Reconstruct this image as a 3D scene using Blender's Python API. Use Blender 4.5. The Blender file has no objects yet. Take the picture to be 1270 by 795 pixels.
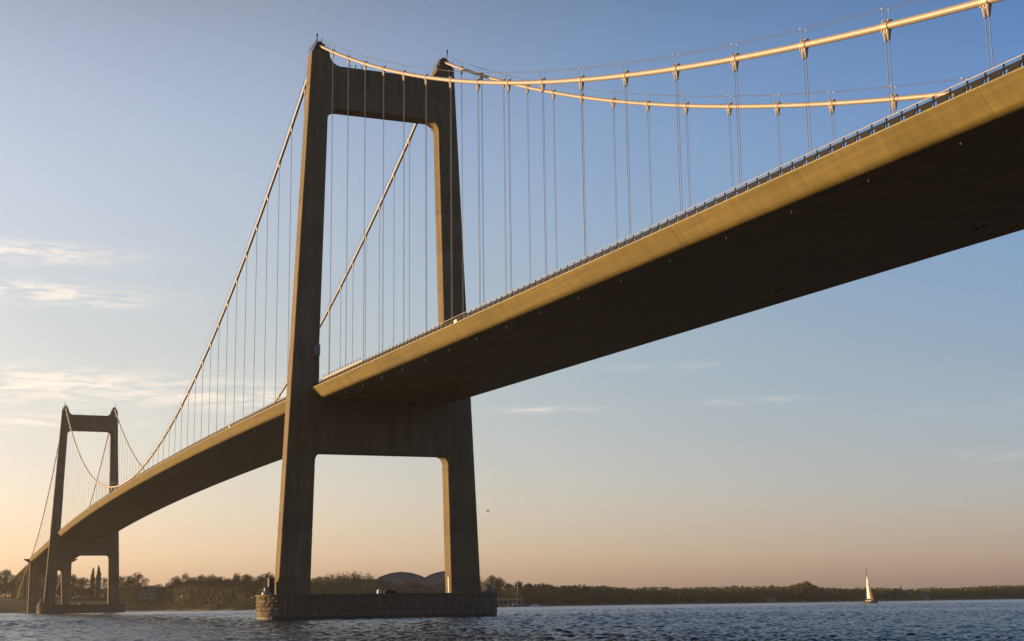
import bpy, math, random
import numpy as np
from mathutils import Vector, Matrix
R = math.radians
sc = bpy.context.scene
col = sc.collection
rng = random.Random(7)

# ------------------------------------------------------------------ camera
CAM = np.array([284.8753, -85.33079, 2.7641])
YAW, PITCH, ROLL, FPX = 0.38358, 0.19306, -0.01323, 1788.57592   # f in pixels of a 1270 px wide frame
fw = np.array([-math.cos(YAW), math.sin(YAW), 0]); rt = np.array([math.sin(YAW), math.cos(YAW), 0]); up = np.array([0, 0, 1.])
f2 = fw * math.cos(PITCH) + up * math.sin(PITCH); u2 = -fw * math.sin(PITCH) + up * math.cos(PITCH)
r3 = rt * math.cos(ROLL) + u2 * math.sin(ROLL); u3 = -rt * math.sin(ROLL) + u2 * math.cos(ROLL)
cd = bpy.data.cameras.new('camera'); cam = bpy.data.objects.new('camera', cd); col.objects.link(cam)
cam.matrix_world = Matrix(((r3[0], u3[0], -f2[0], CAM[0]), (r3[1], u3[1], -f2[1], CAM[1]), (r3[2], u3[2], -f2[2], CAM[2]), (0, 0, 0, 1)))
cd.sensor_width = 36; cd.lens = FPX / 1270 * 36; cd.clip_start = 0.5; cd.clip_end = 40000
sc.camera = cam

def sight(px, py=747):
    """bearing (rad, from -X towards +Y) and elevation of a point of the photograph"""
    q = r3 * (px - 635) / FPX + u3 * (397.5 - py) / FPX + f2
    q = q / np.linalg.norm(q)
    return math.atan2(q[1], -q[0]), math.asin(q[2])
def polar(az, d, z=0.0):
    return Vector((CAM[0] - math.cos(az) * d, CAM[1] + math.sin(az) * d, z))

# ------------------------------------------------------------------ light
SUN_EL = R(6.0)
SUN_AZ = R(42.0)                      # turned from -Y towards -X
sdir = Vector((-math.sin(SUN_AZ) * math.cos(SUN_EL), -math.cos(SUN_AZ) * math.cos(SUN_EL), math.sin(SUN_EL)))
sl = bpy.data.lights.new('sun', 'SUN'); so = bpy.data.objects.new('sun', sl); col.objects.link(so)
sl.energy = 5.0; sl.angle = R(0.55); sl.color = (1.0, 0.65, 0.32)
so.rotation_euler = sdir.to_track_quat('Z', 'Y').to_euler()

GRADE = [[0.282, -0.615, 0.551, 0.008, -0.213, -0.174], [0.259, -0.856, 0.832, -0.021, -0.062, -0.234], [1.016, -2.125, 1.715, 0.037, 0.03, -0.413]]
world = bpy.data.worlds.new('World'); sc.world = world; world.use_nodes = True
wn = world.node_tree.nodes; wl = world.node_tree.links; wn.clear()
def W(t, **k):
    n = wn.new(t)
    for a, b in k.items(): setattr(n, a, b)
    return n
def wmath(op, a, b=None, c=None, clamp=False):
    n = W('ShaderNodeMath', operation=op, use_clamp=clamp)
    for i, v in enumerate((a, b, c)):
        if v is None: continue
        if isinstance(v, (int, float)): n.inputs[i].default_value = v
        else: wl.new(v, n.inputs[i])
    return n.outputs[0]
sky = W('ShaderNodeTexSky', sky_type='NISHITA', sun_disc=False)
sky.sun_elevation = SUN_EL
sky.sun_rotation = math.atan2(sdir.x, sdir.y)
sky.altitude = 0; sky.air_density = 1.0; sky.dust_density = 1.6; sky.ozone_density = 1.6
bg = W('ShaderNodeBackground'); wo = W('ShaderNodeOutputWorld')
bg.inputs['Strength'].default_value = 0.12
# thin sunset clouds: long streaks low in the sky, thicker towards the sun
tc = W('ShaderNodeTexCoord'); sx = W('ShaderNodeSeparateXYZ'); wl.new(tc.outputs['Generated'], sx.inputs[0])
azn = wmath('ARCTAN2', sx.outputs[1], wmath('MULTIPLY', sx.outputs[0], -1.0))
eln = wmath('ARCSINE', sx.outputs[2])
cv = W('ShaderNodeCombineXYZ'); wl.new(wmath('MULTIPLY', azn, 34.0), cv.inputs[0]); wl.new(wmath('MULTIPLY', eln, 210.0), cv.inputs[1])
nz = W('ShaderNodeTexNoise'); nz.inputs['Scale'].default_value = 1.0; nz.inputs['Detail'].default_value = 9; nz.inputs['Roughness'].default_value = 0.62; nz.inputs['Distortion'].default_value = 0.5
wl.new(cv.outputs[0], nz.inputs['Vector'])
def bump(x, c, w):
    d = wmath('DIVIDE', wmath('SUBTRACT', x, c), w)
    return wmath('EXPONENT', wmath('MULTIPLY', wmath('MULTIPLY', d, d), -1.0))
banks = None
for (a, e, wa, we, s) in ((1.0, 8.35, 9, .60, 1.0), (1.6, 11.8, 4.6, .34, 1.0), (2.6, 13.3, 3.6, .34, .75), (10.5, 8.0, 3.5, .45, .8), (5.6, 11.5, 1.6, .15, .55),
                          (23.2, 7.5, 2.0, .13, .36), (31.6, 7.65, 1.9, .12, .30), (28.0, 9.1, 3, .16, .12), (40.2, 5.2, 1.6, .25, .10), (3, 6.9, 4, .25, .8),
                          (-14, 9.5, 9, .8, 1), (-30, 11.5, 12, .8, 1), (-55, 9.0, 15, 1.0, 1), (60, 7.0, 12, .5, .7)):
    b = wmath('MULTIPLY', wmath('MULTIPLY', bump(azn, R(a), R(wa)), bump(eln, R(e), R(we))), s)
    banks = b if banks is None else wmath('MAXIMUM', banks, b)
mr = W('ShaderNodeMapRange', interpolation_type='SMOOTHSTEP'); wl.new(nz.outputs[0], mr.inputs[0]); mr.inputs[1].default_value = 0.36; mr.inputs[2].default_value = 0.64
cl = wmath('MULTIPLY', wmath('MULTIPLY', banks, mr.outputs[0]), 0.9)
cmix = W('ShaderNodeMix', data_type='RGBA', blend_type='MIX'); wl.new(cl, cmix.inputs[0])
# colour grade added over the sky, unseen part too: bluer overhead, warmer and brighter low down, dimmer away from the sun
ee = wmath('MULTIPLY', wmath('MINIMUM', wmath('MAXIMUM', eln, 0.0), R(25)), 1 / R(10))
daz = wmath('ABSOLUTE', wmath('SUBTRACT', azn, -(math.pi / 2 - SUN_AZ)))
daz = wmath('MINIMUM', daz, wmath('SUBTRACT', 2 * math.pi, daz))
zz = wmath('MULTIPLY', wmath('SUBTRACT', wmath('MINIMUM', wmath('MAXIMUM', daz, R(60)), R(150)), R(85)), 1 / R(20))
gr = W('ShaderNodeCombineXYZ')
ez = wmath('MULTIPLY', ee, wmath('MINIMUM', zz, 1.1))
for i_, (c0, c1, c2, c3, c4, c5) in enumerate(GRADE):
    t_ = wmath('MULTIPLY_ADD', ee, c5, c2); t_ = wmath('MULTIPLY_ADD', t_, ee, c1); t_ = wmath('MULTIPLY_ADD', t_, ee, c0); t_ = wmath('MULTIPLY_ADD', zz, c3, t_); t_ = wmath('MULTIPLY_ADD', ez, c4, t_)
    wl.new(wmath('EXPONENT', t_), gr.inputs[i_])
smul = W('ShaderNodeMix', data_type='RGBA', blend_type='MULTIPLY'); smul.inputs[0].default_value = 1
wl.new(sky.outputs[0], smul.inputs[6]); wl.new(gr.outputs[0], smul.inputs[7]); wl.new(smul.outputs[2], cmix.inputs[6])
cmix.inputs[7].default_value = (5.4, 4.5, 3.7, 1)
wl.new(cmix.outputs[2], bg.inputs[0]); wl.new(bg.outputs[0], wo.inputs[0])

sc.view_settings.view_transform = 'Standard'; sc.view_settings.look = 'None'; sc.view_settings.gamma = 1; sc.view_settings.use_curve_mapping = False
sc.view_settings.exposure = 0.93
sc.render.engine = 'CYCLES'; cy = sc.cycles
cy.use_denoising = True; cy.max_bounces = 6; cy.volume_bounces = 0; cy.diffuse_bounces = 3; cy.glossy_bounces = 3; cy.use_adaptive_sampling = True
cy.sample_clamp_indirect = 4.0

# ------------------------------------------------------------------ materials
def mat(name, color, rough=0.7, metal=0.0, var=0.0, vscale=1.0, bump=0.0, bscale=3.0, stretch=(1, 1, 1), color2=None, spec=0.4, objvar=False):
    m = bpy.data.materials.new(name); m.use_nodes = True
    nt = m.node_tree; n = nt.nodes; l = nt.links; b = n['Principled BSDF']
    b.inputs['Roughness'].default_value = rough; b.inputs['Metallic'].default_value = metal
    b.inputs['Specular IOR Level'].default_value = spec
    b.inputs['Base Color'].default_value = (*color, 1)
    if var or bump or color2:
        t = n.new('ShaderNodeTexCoord'); mp = n.new('ShaderNodeMapping'); mp.inputs['Scale'].default_value = stretch
        l.new(t.outputs['Object'], mp.inputs[0])
    if var or color2:
        a = n.new('ShaderNodeTexNoise'); a.inputs['Scale'].default_value = vscale; a.inputs['Detail'].default_value = 6; a.inputs['Roughness'].default_value = .65
        l.new(mp.outputs[0], a.inputs['Vector'])
        r = n.new('ShaderNodeMapRange'); l.new(a.outputs[0], r.inputs[0]); r.inputs[1].default_value = .3; r.inputs[2].default_value = .7
        x = n.new('ShaderNodeMix'); x.data_type = 'RGBA'; l.new(r.outputs[0], x.inputs[0])
        c2 = color2 or tuple(c * (1 + var) for c in color)
        x.inputs[6].default_value = (*(color if color2 else tuple(c * (1 - var) for c in color)), 1); x.inputs[7].default_value = (*c2, 1)
        l.new(x.outputs[2], b.inputs['Base Color'])
    if bump:
        a = n.new('ShaderNodeTexNoise'); a.inputs['Scale'].default_value = bscale; a.inputs['Detail'].default_value = 5
        l.new(mp.outputs[0], a.inputs['Vector'])
        bn = n.new('ShaderNodeBump'); bn.inputs['Strength'].default_value = bump; bn.inputs['Distance'].default_value = .2
        l.new(a.outputs[0], bn.inputs['Height']); l.new(bn.outputs[0], b.inputs['Normal'])
    return m
def leafmat(name, c1, c2):
    m = mat(name, c1, .75, spec=.15); nt = m.node_tree; n = nt.nodes; l = nt.links; b = n['Principled BSDF']
    oi = n.new('ShaderNodeObjectInfo'); g = n.new('ShaderNodeNewGeometry'); t = n.new('ShaderNodeTexNoise'); t.inputs['Scale'].default_value = .35; t.inputs['Detail'].default_value = 2
    tc = n.new('ShaderNodeTexCoord'); l.new(tc.outputs['Object'], t.inputs['Vector'])
    a = n.new('ShaderNodeMath'); a.operation = 'MULTIPLY_ADD'; l.new(oi.outputs['Random'], a.inputs[0]); a.inputs[1].default_value = .75; a.inputs[2].default_value = -.18
    a2 = n.new('ShaderNodeMath'); a2.operation = 'ADD'; a2.use_clamp = True; l.new(a.outputs[0], a2.inputs[0])
    mr = n.new('ShaderNodeMath'); mr.operation = 'MULTIPLY'; l.new(t.outputs[0], mr.inputs[0]); mr.inputs[1].default_value = .45
    l.new(mr.outputs[0], a2.inputs[1])
    x = n.new('ShaderNodeMix'); x.data_type = 'RGBA'; l.new(a2.outputs[0], x.inputs[0]); x.inputs[6].default_value = (*c1, 1); x.inputs[7].default_value = (*c2, 1)
    l.new(x.outputs[2], b.inputs['Base Color'])
    tr = n.new('ShaderNodeBsdfTranslucent'); l.new(x.outputs[2], tr.inputs[0]); ms = n.new('ShaderNodeMixShader'); ms.inputs[0].default_value = .3
    l.new(b.outputs[0], ms.inputs[1]); l.new(tr.outputs[0], ms.inputs[2]); l.new(ms.outputs[0], n['Material Output'].inputs[0])
    return m
M = {}
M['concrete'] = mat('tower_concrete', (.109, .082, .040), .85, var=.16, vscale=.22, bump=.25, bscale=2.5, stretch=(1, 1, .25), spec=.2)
def weather(m, lift, streak, amt_l, amt_s, stretch):
    nt = m.node_tree; n = nt.nodes; l = nt.links; pb = n['Principled BSDF'].inputs['Base Color']; src = pb.links[0].from_socket
    t = n.new('ShaderNodeTexCoord'); sp = n.new('ShaderNodeSeparateXYZ'); l.new(t.outputs['Object'], sp.inputs[0])
    val = None
    if lift:
        a = n.new('ShaderNodeMath'); a.operation = 'MULTIPLY_ADD'; l.new(sp.outputs[lift[0]], a.inputs[0]); a.inputs[1].default_value = 1 / lift[1]; a.inputs[2].default_value = lift[2]
        f = n.new('ShaderNodeMath'); f.operation = 'FLOOR'; l.new(a.outputs[0], f.inputs[0]); w = n.new('ShaderNodeTexWhiteNoise'); w.noise_dimensions = '1D'; l.new(f.outputs[0], w.inputs['W'])
        r = n.new('ShaderNodeMapRange'); l.new(w.outputs['Value'], r.inputs[0]); r.inputs[3].default_value = 1 - amt_l; r.inputs[4].default_value = 1 + amt_l; val = r.outputs[0]
    mp = n.new('ShaderNodeMapping'); mp.inputs['Scale'].default_value = stretch; l.new(t.outputs['Object'], mp.inputs[0])
    z = n.new('ShaderNodeTexNoise'); z.inputs['Scale'].default_value = streak; z.inputs['Detail'].default_value = 5; l.new(mp.outputs[0], z.inputs['Vector'])
    r2 = n.new('ShaderNodeMapRange'); l.new(z.outputs[0], r2.inputs[0]); r2.inputs[1].default_value = .3; r2.inputs[2].default_value = .7; r2.inputs[3].default_value = 1 - amt_s; r2.inputs[4].default_value = 1 + amt_s
    out = r2.outputs[0]
    if val is not None:
        q = n.new('ShaderNodeMath'); q.operation = 'MULTIPLY'; l.new(out, q.inputs[0]); l.new(val, q.inputs[1]); out = q.outputs[0]
    v = n.new('ShaderNodeVectorMath'); v.operation = 'SCALE'; l.new(src, v.inputs[0]); l.new(out, v.inputs['Scale']); l.new(v.outputs[0], pb)
weather(M['concrete'], (2, 4.25, .05), 1.0, .11, .20, (.6, .6, .07))
M['girder'] = mat('girder_paint', (.128, .099, .025), .6, var=.09, vscale=.35, stretch=(.12, 1, 1), spec=.3, bump=.05, bscale=1.2)
weather(M['girder'], (0, 12, 0), 1.0, .06, .20, (.05, 2.2, 2.2)); weather(M['girder'], None, 1.0, 0, .13, (.9, .12, .25))
M['granite'] = mat('pier_granite', (.098, .077, .048), .85, var=.3, vscale=.9, bump=.6, bscale=1.6, spec=.2)
nt = M['granite'].node_tree; t = nt.nodes.new('ShaderNodeTexCoord'); mp = nt.nodes.new('ShaderNodeMapping'); mp.inputs['Scale'].default_value = (1.3, 1.3, .07); nt.links.new(t.outputs['Object'], mp.inputs[0])
a = nt.nodes.new('ShaderNodeTexNoise'); a.inputs['Scale'].default_value = 1.6; a.inputs['Detail'].default_value = 4; nt.links.new(mp.outputs[0], a.inputs['Vector'])
r = nt.nodes.new('ShaderNodeMapRange'); nt.links.new(a.outputs[0], r.inputs[0]); r.inputs[1].default_value = .58; r.inputs[2].default_value = .76; r.inputs[4].default_value = .5
x = nt.nodes.new('ShaderNodeMix'); x.data_type = 'RGBA'; nt.links.new(r.outputs[0], x.inputs[0]); pb = nt.nodes['Principled BSDF'].inputs['Base Color']; nt.links.new(pb.links[0].from_socket, x.inputs[6]); x.inputs[7].default_value = (.26, .235, .19, 1); nt.links.new(x.outputs[2], pb)
M['wet'] = mat('wet_pier_foot', (.025, .024, .018), .7, var=.3, vscale=1.2, bump=.3)
M['cable'] = mat('cable_paint', (.27, .24, .19), .45, var=.05, vscale=1.0, spec=.4)
M['steel'] = mat('grey_steel', (.13, .13, .13), .5, metal=.2, var=.1)
M['rope'] = mat('hanger_rope', (.11, .115, .12), .5, metal=.1)
M['dark'] = mat('dark_steel', (.010, .010, .011), .7, var=.2, spec=.08)
M['rail'] = mat('galvanised_rail', (.40, .40, .38), .4, metal=.3)
M['cream'] = mat('cream_panel', (.20, .17, .10), .6, var=.06)
M['white'] = mat('white_paint', (.52, .50, .45), .55, var=.04)
M['asphalt'] = mat('asphalt', (.05, .05, .052), .9, var=.2, bump=.2, bscale=8)
M['slate'] = mat('slate_roof', (.055, .055, .062), .7, var=.2, vscale=2)
M['glass'] = mat('window_glass', (.03, .035, .04), .08, spec=.6)
M['hall'] = mat('hall_roof_metal', (.16, .15, .13), .5, metal=.2, var=.12, vscale=.4)
M['hall_wall'] = mat('hall_wall_cladding', (.15, .14, .12), .7, var=.12, vscale=.3)
M['wood'] = mat('weathered_timber', (.15, .125, .1), .8, var=.25, vscale=1.5, stretch=(1, 1, .2))
M['house_wall'] = mat('limewashed_wall', (.25, .22, .15), .8, var=.06)
M['redbrown'] = mat('rust_red_paint', (.07, .028, .02), .7, var=.2)
M['bark'] = mat('bark', (.07, .055, .04), .9, var=.3, vscale=2, bump=.5)
M['leafA'] = leafmat('olive_foliage', (.035, .05, .014), (.095, .09, .025))
M['leafB'] = leafmat('autumn_foliage', (.045, .045, .018), (.17, .075, .025))
M['leafD'] = leafmat('rust_foliage', (.08, .042, .02), (.16, .075, .032))
M['leafE'] = leafmat('dark_conifer_foliage', (.014, .022, .012), (.04, .05, .02))
M['leafC'] = leafmat('yellow_green_foliage', (.07, .085, .02), (.13, .115, .03))
M['sail'] = mat('sail_cloth', (.76, .79, .82), .7, var=.04, vscale=.6)
M['sail_shade'] = mat('painted_sail_shade', (.20, .11, .06), .8, var=.1)  # brown stands in for the shaded leech of the sail
M['hull'] = mat('dark_hull_paint', (.018, .02, .028), .3)
M['bird'] = mat('gull_feathers', (.25, .24, .23), .8, var=.3, vscale=6)

# ------------------------------------------------------------------ helpers
def mesh(name, v, f, m, smooth=False):
    me = bpy.data.meshes.new(name)
    me.from_pydata([tuple(map(float, a)) for a in v], [], [tuple(a) for a in f])
    for k in (m if isinstance(m, (list, tuple)) else [m]): me.materials.append(k)
    if smooth: me.polygons.foreach_set('use_smooth', [True] * len(me.polygons))
    me.update()
    return me
def link(name, me, parent=None, loc=None):
    o = bpy.data.objects.new(name, me); col.objects.link(o)
    if parent: o.parent = parent
    if loc is not None: o.location = loc
    return o
def tag(o, label=None, cat=None, group=None, kind=None):
    for k, x in (('label', label), ('category', cat), ('group', group), ('kind', kind)):
        if x: o[k] = x
    return o
def empty(name, loc=(0, 0, 0), rz=0):
    o = bpy.data.objects.new(name, None); o.empty_display_size = .5; col.objects.link(o); o.location = loc; o.rotation_euler = (0, 0, rz); return o
class MB:
    def __init__(s): s.v = []; s.f = []; s.mi = []
    def add(s, v, f, k=0):
        b = len(s.v); s.v += [tuple(a) for a in v]; s.f += [tuple(i + b for i in q) for q in f]; s.mi += [k] * len(f); return s
    def box(s, a, b, k=0):
        (x0, y0, z0), (x1, y1, z1) = a, b
        v = [(x, y, z) for z in (z0, z1) for y in (y0, y1) for x in (x0, x1)]
        return s.add(v, [(0, 2, 3, 1), (4, 5, 7, 6), (0, 1, 5, 4), (2, 6, 7, 3), (0, 4, 6, 2), (1, 3, 7, 5)], k)
    def tube(s, pts, r, n=8, k=0, cap=True):
        pts = [Vector(q) for q in pts]; m = len(pts); rr = r if isinstance(r, (list, tuple)) else [r] * m
        v = []; f = []
        for i, q in enumerate(pts):
            t = (pts[min(i + 1, m - 1)] - pts[max(i - 1, 0)]).normalized()
            a = t.cross(Vector((0, 0, 1)))
            a = Vector((1, 0, 0)) if a.length < 1e-4 else a.normalized()
            b = a.cross(t).normalized()
            for j in range(n):
                w = 2 * math.pi * j / n; v.append(q + (a * math.cos(w) + b * math.sin(w)) * rr[i])
        for i in range(m - 1):
            for j in range(n):
                a = i * n + j; b = i * n + (j + 1) % n; f.append((a, a + n, b + n, b))
        if cap: f.append(tuple(range(n))); f.append(tuple(reversed(range((m - 1) * n, m * n))))
        return s.add(v, f, k)
    def prism(s, poly, axis, a, b, k=0):
        """poly in the plane across axis ('x': (y, z)), extruded from a to b"""
        n = len(poly)
        mk = {'x': lambda t, q: (t, q[0], q[1]), 'y': lambda t, q: (q[0], t, q[1]), 'z': lambda t, q: (q[0], q[1], t)}[axis]
        v = [mk(a, q) for q in poly] + [mk(b, q) for q in poly]
        return s.add(v, [tuple(range(n)), tuple(range(2 * n - 1, n - 1, -1))] + [(i, i + n, (i + 1) % n + n, (i + 1) % n) for i in range(n)], k)
    def mesh(s, name, m, smooth=False, fix=True):
        me = mesh(name, s.v, s.f, m, smooth)
        if len(me.materials) > 1: me.polygons.foreach_set('material_index', s.mi)
        if fix:
            import bmesh
            bm = bmesh.new(); bm.from_mesh(me); bmesh.ops.recalc_face_normals(bm, faces=bm.faces); bm.to_mesh(me); bm.free()
        return me
    def obj(s, name, m, parent=None, smooth=False, fix=True):
        return link(name, s.mesh(name, m, smooth, fix), parent)
def arc(cx, cz, r, a0, a1, n):
    return [(cx + r * math.cos(R(a0 + (a1 - a0) * i / n)), cz + r * math.sin(R(a0 + (a1 - a0) * i / n))) for i in range(n + 1)]

# ------------------------------------------------------------------ shore line, terrain, water
SHORE = [(-60, 700), (-25, 900), (-6, 1130), (0, 1190), (2.6, 1190), (6, 1160), (8.5, 1120), (11.4, 1020), (15, 980), (22, 955), (30, 1070), (36, 1120), (41, 1290), (55, 1350), (95, 1500)]
HILL = [(-60, 12), (-25, 16), (-2, 15), (3, 14), (6, 11), (12, 7), (22, 5), (30, 5), (41, 6), (95, 8)]
def shore(azd): return float(np.interp(azd, [a for a, b in SHORE], [b for a, b in SHORE]))
def ground_z(azd, d):
    s = d - shore(azd); h = float(np.interp(azd, [a for a, b in HILL], [b for a, b in HILL]))
    if s < 0: return s * .05
    return min(s, 8) * .07 + h * (1 - math.exp(-max(0, s - 4) / 60.)) + .35 * math.sin(s * .11 + azd * 3) * min(1, s / 30)
azs = np.arange(-60, 95.01, .5); ss = [-40, -8, 0, 3, 8, 16, 28, 45, 70, 100, 140, 200, 300, 500, 900, 1500, 2300]
v = []; f = []
for a in azs:
    for s in ss:
        d = shore(a) + s + (1.6 * math.sin(a * 5.1) + 2.2 * math.sin(a * 2.3 + 1) if -10 < s < 20 else 0)
        q = polar(R(a), d); v.append((q.x, q.y, ground_z(a, shore(a) + s)))
n = len(ss)
for i in range(len(azs) - 1):
    for j in range(n - 1): f.append((i * n + j, (i + 1) * n + j, (i + 1) * n + j + 1, i * n + j + 1))
gm = mat('shore_grass', (.055, .06, .02), .9, color2=(.10, .09, .035), vscale=.06, bump=.4, bscale=.8, spec=.1)
nt = gm.node_tree; g = nt.nodes.new('ShaderNodeNewGeometry'); sp = nt.nodes.new('ShaderNodeSeparateXYZ'); nt.links.new(g.outputs['Position'], sp.inputs[0])
mr2 = nt.nodes.new('ShaderNodeMapRange'); nt.links.new(sp.outputs[2], mr2.inputs[0]); mr2.inputs[1].default_value = .45; mr2.inputs[2].default_value = .9
mx = nt.nodes.new('ShaderNodeMix'); mx.data_type = 'RGBA'; nt.links.new(mr2.outputs[0], mx.inputs[0]); mx.inputs[6].default_value = (.16, .14, .11, 1)
src = nt.nodes['Principled BSDF'].inputs['Base Color'].links[0].from_socket; nt.links.new(src, mx.inputs[7]); nt.links.new(mx.outputs[2], nt.nodes['Principled BSDF'].inputs['Base Color'])
tag(link('shore_terrain', mesh('shore_terrain', v, f, gm, True)), kind='structure')

def build_water():
    fine = np.radians(np.arange(-3, 46.01, .08)); coarse = np.radians(np.concatenate([np.arange(50, 180, 4), np.arange(-180, -5, 4)]))
    az = np.sort(np.concatenate([fine, coarse])); nf = len(az)
    rr = [3.0]
    while rr[-1] < 1500:
        r = rr[-1]; rr.append(r + (max(1.5, r * .06) if r < 60 else .13 * (r / 60) ** .93))
    while rr[-1] < 3300: rr.append(rr[-1] * 1.08)
    rr = np.array(rr); nr = len(rr)
    A, Rr = np.meshgrid(az, rr)
    X = CAM[0] - np.cos(A) * Rr; Y = CAM[1] + np.sin(A) * Rr; Z = np.zeros_like(X)
    ca = np.gradient(az)[None, :] * Rr; cr = np.gradient(rr)[:, None] * np.ones_like(A)
    g = np.random.default_rng(3)
    wind = math.radians(215)
    for i in range(76):
        lam = 0.45 * (5.5 / .45) ** (g.random() ** 1.75)
        th = wind + g.normal() * .75; k = 2 * math.pi / lam
        amp = .0140 * lam ** .5
        kx, ky = k * math.cos(th), k * math.sin(th); ph = g.random() * 6.283
        # drop the waves that the grid cannot carry
        kr = np.abs(-np.cos(A) * kx + np.sin(A) * ky); kt = np.abs(np.sin(A) * kx + np.cos(A) * ky)
        fade = np.clip(1.6 - (kr * cr) / 1.6, 0, 1) * np.clip(1.6 - (kt * ca) / 1.6, 0, 1)
        w = np.sin(kx * X + ky * Y + ph + .8 * np.sin(.23 * kx * Y - .19 * ky * X + i))
        Z += amp * fade * (w + .22 * np.sin(2 * (kx * X + ky * Y + ph)))
    gust = .75 + .35 * np.sin(X * .021 + 1.3 * np.sin(Y * .017)) * np.sin(Y * .027 + .7)
    Z *= gust * (1 + np.clip((Rr - 130) / 450, 0, 1.3))       # the open water further out is rougher
    co = np.stack([X, Y, Z], -1).reshape(-1, 3)
    i, j = np.meshgrid(np.arange(nr - 1), np.arange(nf), indexing='ij'); j2 = (j + 1) % nf
    fa = np.stack([i * nf + j, i * nf + j2, (i + 1) * nf + j2, (i + 1) * nf + j], -1).reshape(-1, 4)
    me = bpy.data.meshes.new('water')
    co = np.vstack([co, [[CAM[0], CAM[1], 0]]])
    me.vertices.add(len(co)); me.vertices.foreach_set('co', co.astype(np.float32).ravel())
    tri = np.stack([np.full(nf, len(co) - 1), (np.arange(nf) + 1) % nf, np.arange(nf)], -1)
    me.loops.add(fa.size + tri.size); me.loops.foreach_set('vertex_index', np.concatenate([fa.ravel(), tri.ravel()]).astype(np.int32))
    npoly = len(fa) + len(tri); me.polygons.add(npoly)
    me.polygons.foreach_set('loop_start', np.concatenate([np.arange(len(fa)) * 4, fa.size + np.arange(len(tri)) * 3]).astype(np.int32))
    me.polygons.foreach_set('loop_total', np.concatenate([np.full(len(fa), 4), np.full(len(tri), 3)]).astype(np.int32))
    me.polygons.foreach_set('use_smooth', np.ones(npoly, bool)); me.update(calc_edges=True); me.validate()
    m = bpy.data.materials.new('sea_water'); m.use_nodes = True; b = m.node_tree.nodes['Principled BSDF']
    b.inputs['Base Color'].default_value = (.007, .011, .014, 1); b.inputs['Roughness'].default_value = .18; b.inputs['IOR'].default_value = 1.333
    n = m.node_tree.nodes; l = m.node_tree.links
    t = n.new('ShaderNodeTexCoord'); a = n.new('ShaderNodeTexNoise'); a.inputs['Scale'].default_value = 2.0; a.inputs['Detail'].default_value = 5
    l.new(t.outputs['Object'], a.inputs['Vector']); bn = n.new('ShaderNodeBump'); bn.inputs['Strength'].default_value = 1.0; bn.inputs['Distance'].default_value = .16
    l.new(a.outputs[0], bn.inputs['Height']); l.new(bn.outputs[0], b.inputs['Normal'])
    me.materials.append(m)
    # smooth normals follow the faces' winding: point them up
    if me.polygons[0].normal.z < 0: me.flip_normals()
    return tag(link('water', me), kind='structure')
build_water()

# ------------------------------------------------------------------ the bridge
SPAN, SIDE = 600.0, 240.0
ZB, ZT = 4.84, 115.39
def leg_dims(z):
    t = (z - ZB) / (ZT - ZB)
    return 21.161 + (16.031 - 21.161) * t, 14.751 + (12.029 - 14.751) * t, (3.99 + (3.84 - 3.99) * t) / 2
def zdeck(x):
    if x > 0: return 45.653 - .0292 * x - 4e-6 * x * x
    if x < -SPAN: return zdeck(-SPAN - x)
    return 45.653 + 4.35e-5 * (300 ** 2 - (x + 300) ** 2)
def zcable(x):
    if x >= 0: return 120.107 - .5062 * x + .000715 * x * x
    if x < -SPAN: return zcable(-SPAN - x)
    return 120.107 - 68.87 * (1 - ((x + 300) / 300) ** 2)
bridge = empty('suspension_bridge', (0, 0, 0))
tag(bridge, 'long suspension bridge with two concrete portal towers crossing the water', 'bridge')

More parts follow.
